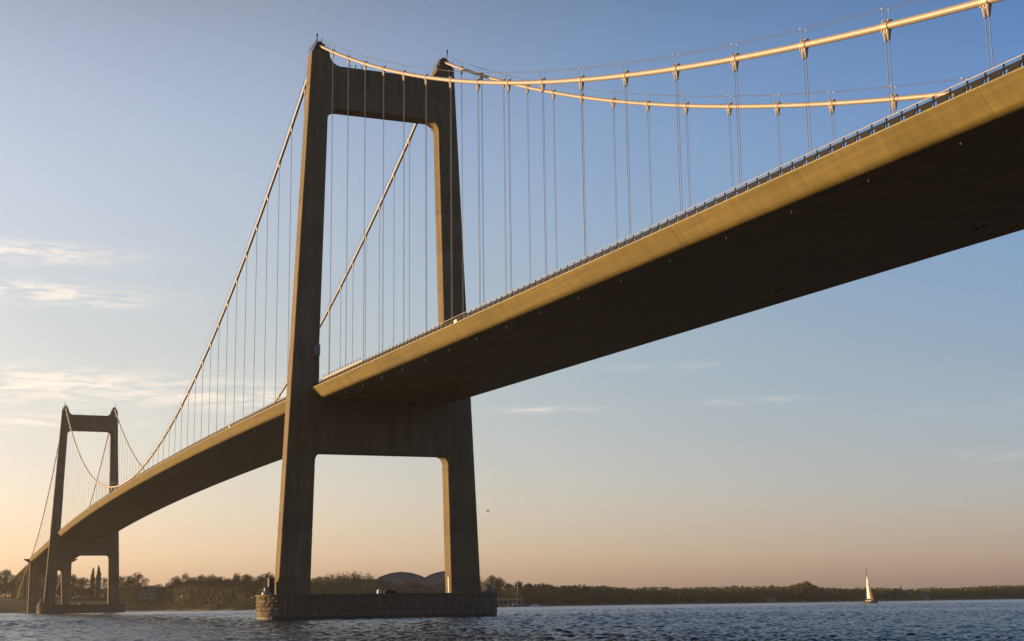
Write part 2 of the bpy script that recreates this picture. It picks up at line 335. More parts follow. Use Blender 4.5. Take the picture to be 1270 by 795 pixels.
def build_tower():
    legm = {}
    for s in (-1, 1):
        mb = MB(); rings = []
        def ring(z, inset=0.0):
            o, i, d = leg_dims(z); c = .14; o -= inset; i += inset; d -= inset
            return [(-d + c, s * i, z), (d - c, s * i, z), (d, s * (i + c), z), (d, s * (o - c), z), (d - c, s * o, z), (-d + c, s * o, z), (-d, s * (o - c), z), (-d, s * (i + c), z)]
        zs = [(ZB - .1, 0)]
        z = ZB + 4.1
        while z < 114:
            zs += [(z - .07, 0), (z - .04, .05), (z + .04, .05), (z + .07, 0)]; z += 4.25
        zs.append((115.2, 0))
        v = []; f = []
        for (z, c) in zs: v += ring(z, c)
        for a in range(len(zs) - 1):
            for j in range(8): f.append((a * 8 + j, a * 8 + (j + 1) % 8, (a + 1) * 8 + (j + 1) % 8, (a + 1) * 8 + j))
        f += [tuple(range(8)), tuple(range(len(zs) * 8 - 1, len(zs) * 8 - 9, -1))]
        mb.add(v, f)
        # shaped head above the beam
        prof = [(-16.02, 115.2), (-15.93, 117.85), (-15.3, 118.55), (-12.75, 118.6), (-12.1, 118.0), (-12.03, 115.2)]
        mb.prism([(-s * y, z) for y, z in prof], 'x', -1.915, 1.915)
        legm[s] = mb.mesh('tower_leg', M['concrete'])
    # upper beam with rounded corners and the swept shoulders up to the heads
    i103 = leg_dims(103)[1]; i105 = leg_dims(105)[1]
    bot = 105.73; rf = 2.3
    left = [(-i103 - .05, bot - rf)] + [(-i105 + .03 + rf - rf * math.cos(R(a)), bot - rf + rf * math.sin(R(a))) for a in range(10, 91, 16)]
    topl = [(-12.06, 118.0)] + [(-12.0, 117.2), (-11.7, 116.5), (-11.25, 115.9), (-10.5, 115.42), (-9.7, 115.2)]
    left = [(-i103 - .3, bot - rf - .05)] + left
    poly = left + [(-y, z) for y, z in reversed(left)] + [(-y, z) for y, z in [(-12.4, 118.0)] + topl] + list(reversed([(-12.4, 118.0)] + topl))
    ub = MB(); ub.prism(poly, 'x', -1.8, 1.8)
    # vertical formwork joints pressed into the beam face
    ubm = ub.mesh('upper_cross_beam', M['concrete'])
    bot = 32.836; rf = 1.5; ia = leg_dims(bot - rf)[1]; ib = leg_dims(bot)[1]
    left = [(-ia - .3, bot - rf - .05), (-ia - .04, bot - rf)] + [(-ib + .03 + rf - rf * math.cos(R(a)), bot - rf + rf * math.sin(R(a))) for a in range(10, 91, 16)]
    it = leg_dims(43)[1]
    poly = left + [(-y, z) for y, z in reversed(left)] + [(it + .3, 43.35), (-it - .3, 43.35)]
    lb = MB(); lb.prism(poly, 'x', -1.72, 1.72)
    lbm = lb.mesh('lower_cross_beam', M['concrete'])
    # saddle housing, railings round it, small mast
    hs = MB()
    def frust(y0, y1, x0, x1, z0, y2, y3, x2, x3, z1, k=0):
        hs.add([(x0, y0, z0), (x1, y0, z0), (x1, y1, z0), (x0, y1, z0), (x2, y2, z1), (x3, y2, z1), (x3, y3, z1), (x2, y3, z1)],
               [(0, 1, 2, 3), (4, 7, 6, 5), (0, 4, 5, 1), (1, 5, 6, 2), (2, 6, 7, 3), (3, 7, 4, 0)], k)
    frust(-1.35, 1.25, -1.7, 1.7, 118.55, -.75, .95, -1.15, 1.15, 120.1)
    frust(-.62, .62, -1.1, 1.1, 120.1, -.42, .42, -.8, .8, 120.65)
    hm = hs.mesh('saddle_housing', M['dark'])
    rl = MB()
    for y in (-1.75, 1.65):
        for z in (.55, 1.1): rl.tube([(-1.8, y, 118.6 + z), (1.8, y, 118.6 + z)], .03, 5)
        for x in (-1.8, -.6, .6, 1.8): rl.tube([(x, y, 118.5), (x, y, 119.72)], .03, 5)
    for x in (-1.82, 1.82):
        for z in (.55, 1.1): rl.tube([(x, -1.75, 118.62 + z), (x, 1.65, 118.62 + z)], .03, 5)
        for y in (-.6, .5): rl.tube([(x, y, 118.5), (x, y, 119.72)], .03, 5)
    for y in (-.5, .5):
        for x in (-.9, 0, .9): rl.tube([(x, y, 120.4), (x, y, 121.7)], .03, 5)
        rl.tube([(-.9, y, 121.65), (.9, y, 121.65)], .03, 5); rl.tube([(-.9, y, 121.15), (.9, y, 121.15)], .03, 5)
    # stair up the outer slope of the head
    for y in (-.45, .45): rl.tube([(1.2, -2.1, 118.2), (1.2 + y * .2, -.7, 120.9)], .035, 5)
    for k in range(8): rl.box((.7, -2.05 + k * .18, 118.35 + k * .33), (1.5, -1.9 + k * .18, 118.4 + k * .33))
    rm = rl.mesh('top_railing', M['steel'])
    bm_ = MB(); bm_.tube([(0, 0, 0), (0, 0, 1.5)], .05, 6); bm_.tube([(0, 0, 1.5), (0, 0, 2.3)], .17, 8); bm_.tube([(-.4, 0, 1.1), (.4, 0, 1.1)], .03, 5)
    bmm = bm_.mesh('beacon', M['dark'])
    lm = MB(); lm.tube([(0, 0, 0), (0, 0, .55)], .06, 6); lm.tube([(0, 0, .55), (0, 0, .85)], .14, 8); lm.box((-.18, -.18, -.06), (.18, .18, 0))
    lmm = lm.mesh('obstruction_lamp', M['dark'])
    for n_, X0 in enumerate((0, -SPAN)):
        for s in (-1, 1):
            lg = link('tower_leg', legm[s], bridge, (X0, 0, 0))
            ho = link('saddle_housing', hm, bridge, (X0, s * 14.0, 0)); ho.rotation_euler = (0, 0, 0 if s < 0 else math.pi)
            ro = link('top_railing', rm, ho); bo = link('beacon', bmm, ho, (-.4, -.9 if s > 0 else -.3, 120.5))
        uo = link('upper_cross_beam', ubm, bridge, (X0, 0, 0)); lo = link('lower_cross_beam', lbm, bridge, (X0, 0, 0))
        for y in (-7.4, -6.2, -4.8, 3.1, 7.0): link('obstruction_lamp', lmm, uo, (1.2, y, 115.27))
        for y in (-5.5, 4.6):
            q = link('obstruction_lamp', lmm, uo, (1.2, y, 105.72)); q.rotation_euler = (math.pi, 0, 0)
    return
build_tower()

# --- piers
def rounded_rect(hx, hy, r, n=8):
    p = []
    for cx_, cy_, a0 in ((hx - r, hy - r, 0), (-hx + r, hy - r, 90), (-hx + r, -hy + r, 180), (hx - r, -hy + r, 270)):
        p += [(cx_ + r * math.cos(R(a0 + 90 * i / n)), cy_ + r * math.sin(R(a0 + 90 * i / n))) for i in range(n + 1)]
    return p
def along(poly, step):
    pts = []; L = 0; acc = [0]
    for i in range(len(poly)):
        a = Vector(poly[i]); b = Vector(poly[(i + 1) % len(poly)]); L += (b - a).length; acc.append(L)
    n = int(L / step)
    def at(s):
        s %= L
        for i in range(len(poly)):
            if acc[i + 1] >= s:
                a = Vector(poly[i]); b = Vector(poly[(i + 1) % len(poly)]); d = (b - a)
                t = (s - acc[i]) / max(1e-9, acc[i + 1] - acc[i]); nrm = Vector((d.y, -d.x)).normalized() if d.length > 1e-9 else Vector((1, 0))
                return a + d * t, nrm
    return at, L, n
PHX, PHY = 6.75, 24.6
def build_pier():
    core = MB(); core.prism(rounded_rect(PHX - .35, PHY - .35, 5.2), 'z', -4, 4.5)
    cm = core.mesh('tower_pier', M['granite'])
    foot = MB(); foot.prism(rounded_rect(PHX - .12, PHY - .12, 5.3), 'z', -3.9, .62); fm = foot.mesh('pier_foot', M['wet'])
    cap = MB(); cap.prism(rounded_rect(PHX + .22, PHY + .22, 5.6), 'z', 4.5, 4.84); capm = cap.mesh('pier_coping', M['concrete'])
    at, L, _ = along(rounded_rect(PHX - .35, PHY - .35, 5.2), 1)
    fac = MB(); g = random.Random(4)
    zs = [.62, 1.62, 2.45, 3.2, 3.88, 4.48]
    for c in range(5):
        n = int(L / (1.75 - .12 * c)); off = g.random() * 2
        for k in range(n):
            s0 = off + L * k / n + .035; s1 = off + L * (k + 1) / n - .035
            (a, na), (b, nb), (m_, nm) = at(s0), at(s1), at((s0 + s1) / 2)
            d = .26 + g.random() * .14; z0, z1 = zs[c] + .03, zs[c + 1] - .03; zm = (z0 + z1) / 2 + g.uniform(-.1, .1)
            P = lambda p, nn, dd, z: (p.x + nn.x * dd, p.y + nn.y * dd, z)
            pv = [P(a, na, 0, z0), P(b, nb, 0, z0), P(b, nb, 0, z1), P(a, na, 0, z1), P(a, na, d, z0), P(b, nb, d, z0), P(b, nb, d, z1), P(a, na, d, z1), P(m_, nm, d + .1 + g.random() * .16, zm)]
            fac.add(pv, [(0, 1, 5, 4), (1, 2, 6, 5), (2, 3, 7, 6), (3, 0, 4, 7), (4, 5, 8), (5, 6, 8), (6, 7, 8), (7, 4, 8)])
    fm2 = fac.mesh('stone_facing', M['granite'])
    rail = MB(); atr, Lr, _ = along(rounded_rect(PHX - .3, PHY - .3, 5.2), 1)
    nn = int(Lr / 2.2)
    for k in range(nn):
        q, _n = atr(Lr * k / nn); rail.tube([(q.x, q.y, 4.8), (q.x, q.y, 5.75)], .02, 5)
    for z in (5.3, 5.74): rail.tube([(*atr(Lr * k / 80)[0], z) for k in range(81)], .02, 5)
    rm = rail.mesh('pier_railing', M['steel'])
    beacon = MB(); beacon.tube([(0, 0, 4.84), (0, 0, 5.25)], .95, 16); beacon.tube([(0, 0, 5.25), (0, 0, 5.5)], [.95, .7], 16); beacon.tube([(0, 0, 5.5), (0, 0, 6.1)], .55, 14); beacon.tube([(0, 0, 6.1), (0, 0, 6.45)], [.8, .2], 14)
    bcm = beacon.mesh('navigation_light', M['steel'])
    cab = MB(); cab.box((-.6, -.55, 4.84), (.6, .55, 7.9)); cab.box((-.7, -.65, 7.9), (.7, .65, 8.02)); cab.box((.6, -.36, 4.95), (.64, .36, 6.9), 1)
    cabm = cab.mesh('service_cabin', [M['redbrown'], M['dark']])
    box_ = MB(); box_.box((-.35, -.35, 4.84), (.35, .35, 5.5)); box_.tube([(0, 0, 5.5), (0, 0, 5.7)], [.3, .1], 10); bxm = box_.mesh('equipment_box', M['white'])
    lump = MB(); lump.box((-.5, -1.2, 4.84), (.5, 1.2, 5.3)); lump.box((-.4, -.9, 5.3), (.4, .7, 5.5)); lpm = lump.mesh('equipment_cover', M['dark'])
    door = MB(); door.box((-.55, -.03, 0), (.55, .03, 2.3)); door.box((-.62, -.045, 2.3), (.62, .045, 2.42)); door.box((.38, -.09, 1.05), (.5, -.03, 1.1)); dm = door.mesh('service_door', M['dark'])
    strip = MB(); strip.box((-.25, -.05, 0), (.25, .0, 3.2)); strip.tube([(-.5, -.06, 0), (-.5, -.06, 4)], .04, 6); strip.tube([(.5, -.06, 0), (.5, -.06, 4)], .04, 6); stm = strip.mesh('ladder_panel', M['white'])
    for X0 in (0, -SPAN):
        p = link('tower_pier', cm, bridge, (X0, 0, 0))
        link('pier_foot', fm, p); link('pier_coping', capm, p); s = link('stone_facing', fm2, p); tag(s, kind='stuff'); link('pier_railing', rm, p)
        link('navigation_light', bcm, p, (1.5, -23.3, 0)); link('service_cabin', cabm, p, (1.0, -22.35, 0)); link('equipment_box', bxm, p, (5.8, -1.8, 0)); link('equipment_cover', lpm, p, (5.6, .5, 0))
        d = link('service_door', dm, p, (.9, -21.2, 4.9)); d.rotation_euler = (R(1.2), 0, 0)
        d = link('ladder_panel', stm, p, (.3, 14.72, 4.9)); d.rotation_euler = (R(1.4), 0, 0)
        link('navigation_light', bcm, p, (1.5, 23.3, 0))
build_pier()

# --- girder in 12 m lengths
HALF, KN, DEP = 15.46, 13.96, 2.07
def ring_profile(half, kn, dep):
    top = [(-half, -.02), (-half, .10), (-half + .3, .16), (-half + .7, .30), (-8, .42), (0, .55)]
    # rounded knuckle between the sloping web and the bottom plate
    a = Vector((-half, -.02)); k = Vector((-kn, -dep)); e = Vector((0, -dep)); t = .55
    p0 = k + (a - k).normalized() * t; p1 = k + (e - k).normalized() * t
    kn_ = [tuple(p0 * (1 - u) ** 2 + k * 2 * u * (1 - u) + p1 * u * u) for u in [i / 7 for i in range(8)]]
    w0 = a.lerp(p0, .97); w1 = p1 + (e - k).normalized() * .04
    lft = list(reversed(top)) + [tuple(w0)] + kn_ + [tuple(w1)] + [(-kn + 3.4, -dep), (-kn + 6.9, -dep), (-kn + 10.4, -dep)]
    rgt = [(-y, z) for y, z in reversed(lft)][:-1]
    return lft + rgt
def girder_mesh(xa, xb, half=HALF, kn=KN, dep=DEP, cut0=0.0, cut1=0.0, name='girder_segment', zf=zdeck):
    pr = ring_profile(half, kn, dep); n = len(pr); v = []; f = []
    m = 3
    for i in range(m):
        t = i / (m - 1)
        for (y, z) in pr:
            c0 = cut0 * max(0, -z) / dep; c1 = cut1 * max(0, -z) / dep
            x = (xa + c0) * (1 - t) + (xb - c1) * t
            v.append((x, y, z + zf(x)))
    for i in range(m - 1):
        for j in range(n): f.append((i * n + j, (i + 1) * n + j, (i + 1) * n + (j + 1) % n, i * n + (j + 1) % n))
    mb = MB(); mb.add(v, f); mb.add(v[:n], [tuple(range(n))]); mb.add(v[-n:], [tuple(range(n - 1, -1, -1))]); me = mb.mesh(name, M['girder'], fix=False)
    # the rounded edge shades smoothly
    for p_ in me.polygons:
        if len(p_.vertices) == 4 and p_.center.z < zf(p_.center.x) - dep * .72 and abs(p_.center.y) > kn - 1.2: p_.use_smooth = True
    return me
def build_deck():
    G = .012
    for k in range(20):
        a, b = 12 * k, 12 * k + 12
        link('girder_segment', girder_mesh(2.16 if k == 0 else a + G, b - G, cut0=4.2 if k == 0 else 0), bridge)
    for k in range(50):
        a, b = -12 * k, -12 * k - 12
        link('girder_segment', girder_mesh(b + G if k < 49 else b + 2.16, a - G if k else -2.16, cut0=4.2 if k == 49 else 0, cut1=.3 if k == 0 else 0), bridge)
    for k in range(20):
        a, b = -SPAN - 12 * k, -SPAN - 12 * k - 12
        link('girder_segment', girder_mesh(b + G, a - G if k else a - 2.16, cut1=.3 if k == 0 else 0), bridge)
    for X0 in (0, -SPAN):
        link('girder_segment', girder_mesh(X0 - 2.1, X0 + 2.1, 13.62, 13.0, 2.07), bridge)
        bb = MB(); zt_ = zdeck(0); bb.box((X0 + 1.5, -12.9, zt_ - 2.6), (X0 + 3.0, 12.9, zt_ - .4)); bb.obj('bearing_block', M['concrete'], bridge)
    # carriageway
    for (xa, xb) in ((-SPAN - SIDE, SIDE),):
        v = []; f = []
        xs = np.arange(xa, xb + .1, 12)
        for x in xs:
            for y in (-10.5, 0, 10.5): v.append((x, y, zdeck(x) + .62 - .012 * abs(y)))
        for i in range(len(xs) - 1):
            for j in range(2): f.append((i * 3 + j, i * 3 + 3 + j, i * 3 + 4 + j, i * 3 + 1 + j))
        link('carriageway', mesh('carriageway', v, f, M['asphalt']), bridge)
build_deck()

# --- railings
RY = 14.62
def rail_base(x): return zdeck(x) + .27
def build_railings():
    post = MB(); post.box((-.05, -.05, -.02), (.05, .05, 1.06)); pm = post.mesh('rail_post', M['dark'])
    plate = MB(); plate.prism([(-.72, .02), (.58, .02), (.80, .56), (-.50, .56)], 'y', -.05, .05); plm = plate.mesh('barrier_plate', M['dark'])
    tall = MB(); tall.box((-.06, -.05, -.02), (.06, .05, 1.75)); tm = tall.mesh('screen_post', M['dark'])
    pan = MB(); pan.box((-.97, -.03, .80), (.97, .03, 1.15)); pnm = pan.mesh('screen_panel', M['cream'])
    def rails(name, xs, side, parent=None):
        mb = MB(); y = side * RY
        P = [(x, y, rail_base(x)) for x in xs]
        mb.tube([(a, b, c + 1.09) for a, b, c in P], .05, 6)
        mid = MB(); mid.tube([(a, b + side * -.25, c + .30) for a, b, c in P], .05, 5); mid.tube([(a, b + side * -.25, c + .12) for a, b, c in P], .05, 5)
        bt = MB()
        for (a, b, c), (d, e, g) in zip(P[:-1], P[1:]):
            bt.add([(a, b - .05, c + .57), (d, e - .05, g + .57), (d, e - .05, g + .78), (a, b - .05, c + .78), (a, b + .05, c + .57), (d, e + .05, g + .57), (d, e + .05, g + .78), (a, b + .05, c + .78)],
                   [(0, 1, 2, 3), (7, 6, 5, 4), (0, 4, 5, 1), (3, 2, 6, 7)])
        o = mb.obj(name, M['rail'], bridge); bt.obj('barrier_band', M['dark'], o); mid.obj('guard_rail', M['rail'], o)
        return o
    near = rails('deck_railing', [2.5] + list(np.arange(6, 240.1, 6)), -1)
    for x in np.arange(4, 240, 2):
        if 8.5 < x < 37:
            link('screen_post', tm, near, (x, -RY, rail_base(x))); link('screen_panel', pnm, near, (x + 1, -RY - .1, rail_base(x + 1)))
        else: link('rail_post', pm, near, (x, -RY, rail_base(x)))
        link('barrier_plate', plm, near, (x + 1.0, -RY - .02, rail_base(x + 1)))
    def joined(xs, side, parent):
        a = MB(); b = MB()
        for x in xs:
            z = rail_base(x)
            a.box((x - .05, side * RY - .05, z), (x + .05, side * RY + .05, z + 1.06))
            b.box((x + .25, side * RY - .05, z + .03), (x + 1.75, side * RY + .05, z + .56))
        tag(a.obj('rail_posts', M['dark'], parent, fix=False), kind='stuff'); tag(b.obj('barrier_plates', M['dark'], parent, fix=False), kind='stuff')
    o = rails('deck_railing', list(np.arange(-597.5, -2.4, 5.95)), -1); joined(np.arange(-597, -3, 2), -1, o)
    o = rails('deck_railing', list(np.arange(-840, -602, 5.9)), -1); joined(np.arange(-839, -603, 2), -1, o)
    for (a, b) in ((2.5, 240), (-597.5, -2.5), (-840, -602.5)):
        o = rails('deck_railing', list(np.linspace(a, b, 41)), 1); joined(np.arange(a + 1, b - 1, 2), 1, o)
build_railings()

# --- main cables, hand ropes, hangers
CY = 14.0
def build_cables():
    xs_side = [0.6] + list(np.arange(3, 246, 3)); xs_main = list(np.arange(-.6, -600, -3.0)) + [-599.4]
    clampm = {}
    tip = MB(); # paired sockets under a clamp
    tip.tube([(-.21, 0, -.42), (-.21, 0, -.75), (-.21, 0, -1.3)], [.17, .2, .11], 8); tip.tube([(.21, 0, -.42), (.21, 0, -.75), (.21, 0, -1.3)], [.17, .2, .11], 8); tip.box((-.4, -.13, -.62), (.4, .13, -.3))
    socm = tip.mesh('upper_socket', M['cable'])
    ft = MB(); ft.tube([(-.21, 0, 0), (-.21, 0, .75)], [.16, .1], 8); ft.tube([(.21, 0, 0), (.21, 0, .75)], [.16, .1], 8); ft.box((-.5, -.3, -.35), (.5, .3, .02)); ftm = ft.mesh('lower_socket', M['cable'])
    cl = MB(); cl.tube([(-.45, 0, 0), (.45, 0, 0)], .37, 14)
    for x in (-.38, 0, .38): cl.box((x - .07, -.2, .36), (x + .07, .2, .5)); cl.box((x - .07, -.2, -.5), (x + .07, .2, -.36))
    cl.box((-.55, -.06, .3), (.55, .06, .52)); clm = cl.mesh('cable_clamp', M['cable'])
    st = MB(); st.tube([(0, -.33, .3), (0, -.33, 1.5)], .025, 5); st.tube([(0, .33, .3), (0, .33, 1.5)], .025, 5); st.box((-.05, -.37, 1.46), (.05, -.29, 1.56)); st.box((-.05, .29, 1.46), (.05, .37, 1.56)); stm = st.mesh('rope_stanchion', M['rail'])
    for s in (-1, 1):
        mb = MB()
        end = [(x, s * CY, zcable(x)) for x in xs_side]
        mb.tube(end, .31, 12)
        mb.tube([(x, s * CY, zcable(x)) for x in xs_main], .32, 12)
        far = [(-SPAN - x, s * CY, zcable(x)) for x in xs_side]
        far += [(-900, s * CY, zcable(245) - 9.3), (-985, s * CY, 11.0)]
        mb.tube(far, .30, 10)
        cab = mb.obj('main_cable', M['cable'], bridge, smooth=True, fix=False)
        hr = MB()
        for (rng_) in (np.arange(1, 241, 6), np.arange(-599, 0, 6)):
            for y in (-.33, .33): hr.tube([(x, s * CY + y, zcable(x) + 1.5) for x in rng_], .022, 4)
        hr.obj('hand_rope', M['steel'], cab, fix=False)
        for X in list(range(12, 240, 12)) + list(range(-12, -600, -12)) + list(range(-612, -840, -12)):
            z1 = zcable(X); z0 = zdeck(X) + .62
            near = X > -120
            dz = (zcable(X + .5) - zcable(X - .5))
            if z1 - z0 < 2.4:
                h = MB(); h.box((X - .6, s * CY - .2, z0 - .3), (X + .6, s * CY + .2, z1)); h.obj('hanger', M['cable'], bridge); continue
            h = MB()
            for dx in (-.21, .21): h.tube([(X + dx, s * CY, z0 + .5), (X + dx, s * CY, z1 - 1.0)], .031, 6)
            ho = h.obj('hanger', M['rope'], bridge, fix=False)
            c = link('cable_clamp', clm, ho, (X, s * CY, z1)); c.rotation_euler = (0, -math.atan(dz), 0)
            link('upper_socket', socm, ho, (X, s * CY, z1))
            if near: link('lower_socket', ftm, ho, (X, s * CY, z0 - .1)); link('rope_stanchion', stm, ho, (X, s * CY, z1))
build_cables()

# --- small fittings of the deck
def build_fittings():
    lamp = MB(); lamp.tube([(0, 0, .05), (0, 0, -.2)], .06, 8); lamp.tube([(0, 0, -.2), (0, 0, -.3)], [.06, .09], 8); lm = lamp.mesh('drain_spout', M['steel'])
    for x in list(range(18, 240, 12)) + list(range(-18, -600, -24)):
        link('drain_spout', lm, bridge, (x, -12.3, zdeck(x) - DEP))
    vent = MB(); vent.box((-.35, -.18, -.12), (.35, .18, .05)); vm = vent.mesh('soffit_hatch', M['dark'])
    for x in range(30, 240, 36):
        for d in (0, 1.4): link('soffit_hatch', vm, bridge, (x + d, 8.8, zdeck(x) - DEP))
    mast = MB(); mast.tube([(2.35, -13.75, 45.9), (2.35, -13.75, 53.0)], .16, 8); mast.box((2.0, -14.75, 52.5), (2.75, -13.55, 54.7)); mast.box((2.2, -13.95, 45.6), (2.6, -13.45, 46.9))
    mast.tube([(2.35, -13.75, 52.2), (2.35, -14.6, 52.2)], .07, 6); mast.obj('equipment_mast', M['wood'], bridge)
    # light boxes that stand on the edge beside the walkway
    bx = MB(); bx.box((-.6, -.14, 0), (.6, .14, .55)); bm_ = bx.mesh('cable_cabinet', M['white'])
    for x in (88.6, -84): link('cable_cabinet', bm_, bridge, (x, -15.0, zdeck(x) + .1))
build_fittings()

# --- anchor pier at the far end and the approach viaduct beyond
def build_far_end():
    X = -SPAN - SIDE; z = zdeck(X)
    for (x0, sgn) in ((X, -1), (SIDE, 1)):
        mb = MB(); g0 = -2
        mb.prism([(-14.6, g0), (-7.6, g0), (-7.6, 28.8), (-6.6, 30.2), (6.6, 30.2), (7.6, 28.8), (9.4, g0), (14.6, g0), (14.6, z - 2.2), (-14.6, z - 2.2)], 'x', x0 - 2.6, x0 + 2.6)
        ap = mb.obj('anchor_pier', M['concrete'], bridge)
        cp = MB(); cp.prism([(-15.2, z - 2.4), (15.2, z - 2.4), (18.8, z - .35), (18.8, z + .25), (-18.8, z + .25), (-18.8, z - .35)], 'x', x0 + sgn * .2, x0 + sgn * 3.4); cp.obj('pier_cap', M['concrete'], ap)
    zf = lambda x: z - .036 * (X - x) - .35
    for k in range(16):
        a = X - 3.4 - 22 * k
        link('viaduct_segment', girder_mesh(a - 21.97, a, 12.8, 8.5, 2.3, name='viaduct_segment', zf=zf), bridge)
        rb = MB()
        for d in (5.5, 16.5):
            for s in (-1, 1): rb.prism([(s * 12.85, -.55), (s * 12.85, -.15), (s * 8.4, -.4), (s * 8.4, -2.6)], 'x', a - d - .35, a - d + .35)
        o = rb.obj('cantilever_rib', M['concrete'], bridge); o.location = (0, 0, zf(a - 11))
    for k in range(7):
        x = X - 40 - 48 * k; pm = MB()
        for s in (-1, 1): pm.box((x - .9, s * 6 - 1.5, -1), (x + .9, s * 6 + 1.5, zf(x) - 2.9))
        pm.box((x - 1.0, -8.4, zf(x) - 2.9), (x + 1.0, 8.4, zf(x) - 2.32)); pm.obj('viaduct_pier', M['concrete'], bridge)
    rl = MB(); xs = np.arange(X - 4, X - 350, -12)
    for s in (-1, 1):
        for h in (.45, .75, 1.1): rl.tube([(x, s * 12.4, zf(x) + .25 + h) for x in xs], .06, 5)
        for x in np.arange(X - 5, X - 350, -3): rl.box((x - .06, s * 12.4 - .06, zf(x) + .2), (x + .06, s * 12.4 + .06, zf(x) + 1.35))
    rl.obj('viaduct_railing', M['steel'], bridge, fix=False)
    v = []; f = []
    for x in xs: v += [(x, -10, zf(x) + .62), (x, 10, zf(x) + .62)]
    for i in range(len(xs) - 1): f.append((i * 2, i * 2 + 2, i * 2 + 3, i * 2 + 1))
    link('carriageway', mesh('carriageway', v, f, M['asphalt']), bridge)
    for s in (-1, 1):
        ah = MB(); ah.prism([(-989, 6), (-983, 6), (-983, 10.8), (-986, 12.6), (-989, 12.6)], 'y', s * 14 - 1.8, s * 14 + 1.8); ah.obj('anchor_house', M['concrete'], bridge)
build_far_end()

# ------------------------------------------------------------------ trees
def leaf_cloud(g, blobs, n, size, up_bias=.3):
    """many small leaf clumps (bent quads) spread through the blobs' volumes"""
    v = []; f = []
    wts = [(b[3] * b[4] * b[5]) ** .6 for b in blobs]; tot = sum(wts)
    for b, w in zip(blobs, wts):
        for _ in range(max(6, int(n * w / tot))):
            while True:
                p = np.array([g.uniform(-1, 1), g.uniform(-1, 1), g.uniform(-1, 1)]); d = np.linalg.norm(p)
                if .001 < d < 1: break
            p = p / d * (d ** .45)
            p = p * (1 + .25 * g.uniform(-1, 1))
            c = np.array(b[:3]) + p * np.array(b[3:6])
            nrm = p / np.linalg.norm(p) + np.array([g.uniform(-1, 1), g.uniform(-1, 1), g.uniform(-1, 1) + up_bias]) * .9
            nrm /= np.linalg.norm(nrm); t = np.cross(nrm, [g.uniform(-1, 1), g.uniform(-1, 1), g.uniform(-1, 1)]); t /= np.linalg.norm(t); u = np.cross(nrm, t)
            s = size * g.uniform(.6, 1.4); k = len(v); h = s * .25
            v += [c - t * s * .5 + nrm * -h, c - u * s * .35, c + t * s * .5 + nrm * -h, c + u * s * .35]
            f += [(k, k + 1, k + 3), (k + 1, k + 2, k + 3)]
    return v, f
def make_tree(seed, kind):
    """unit tree: height 1, trunk and crown meshes"""
    g = random.Random(seed); blobs = []; tr = MB()
    if kind == 'poplar':
        tr.tube([(0, 0, -.02), (0, 0, .3), (0, 0, .9)], [.022, .018, .006], 6)
        for k in range(14):
            z = .12 + k * .063; r = .085 * math.sin(min(1, (k + 2) / 9) * math.pi / 2) * (1 if k < 9 else 1 - (k - 8) * .14)
            blobs.append((g.uniform(-.02, .02), g.uniform(-.02, .02), z, r, r, .075))
        v, f = leaf_cloud(g, blobs, 1700, .04, .9)
    elif kind == 'upright':        # cluster of feathery upright shoots
        for k in range(5):
            a = g.uniform(0, 6.28); tr.tube([(0, 0, -.02), (.06 * math.cos(a), .06 * math.sin(a), .3), (.17 * math.cos(a), .17 * math.sin(a), .8)], [.02, .014, .005], 5)
        for k in range(46):
            a = g.uniform(0, 6.28); r = .34 * math.sqrt(g.random()); h = .97 - .9 * r * r * 2.2 - g.uniform(0, .16)
            blobs.append((r * math.cos(a), r * math.sin(a), h - .17, .06, .06, .18))
            blobs.append((r * math.cos(a), r * math.sin(a), h * .45, .10, .10, h * .36))
        v, f = leaf_cloud(g, blobs, 4600, .03, 1.2)
    else:
        H0 = {'round': .22, 'open': .26, 'low': .1}[kind]
        pts = [Vector((0, 0, -.03))]
        for k in range(1, 5): pts.append(Vector((g.uniform(-.02, .02) * k, g.uniform(-.02, .02) * k, .17 * k)))
        tr.tube(pts, [.032, .026, .02, .014, .006], 7)
        nb = {'round': 22, 'open': 15, 'low': 18}[kind]; W_ = {'round': .33, 'open': .36, 'low': .5}[kind]
        for k in range(nb):
            a = k * 2.4 + g.uniform(-.5, .5); u = (k + .5) / nb; z = H0 + (1 - H0 - .12) * u
            env = math.sin(math.pi * (.18 + .78 * u)) ** .7; r = W_ * env * g.uniform(.35, 1.0) * (0.55 if k % 3 == 0 else 1)
            rad = g.uniform(.085, .15) * (.8 if kind == 'open' else 1)
            c = (r * math.cos(a), r * math.sin(a), min(z, .98 - rad * .8))
            blobs.append((*c, rad * 1.15, rad * 1.15, rad * .85))
            if k % 2 == 0: tr.tube([(0, 0, max(.12, c[2] - .22)), (c[0] * .55, c[1] * .55, c[2] - .09), c], [.011, .008, .003], 5)
        v, f = leaf_cloud(g, blobs, {'round': 3000, 'open': 1900, 'low': 2600}[kind], .036 if kind != 'open' else .03)
    return tr.mesh('trunk', M['bark']), v, f
PROTO = {}
for i, (key, kind, m) in enumerate([('roundA', 'round', 'leafA'), ('roundB', 'round', 'leafB'), ('roundC', 'round', 'leafA'), ('open', 'open', 'leafB'), ('low', 'low', 'leafA'), ('lowB', 'low', 'leafB'), ('rust', 'round', 'leafD'), ('dark', 'low', 'leafE'), ('upright', 'upright', 'leafC'), ('poplar', 'poplar', 'leafA')]):
    tm, v, f = make_tree(20 + i, kind); PROTO[key] = (tm, mesh('crown', v, f, M[m]))
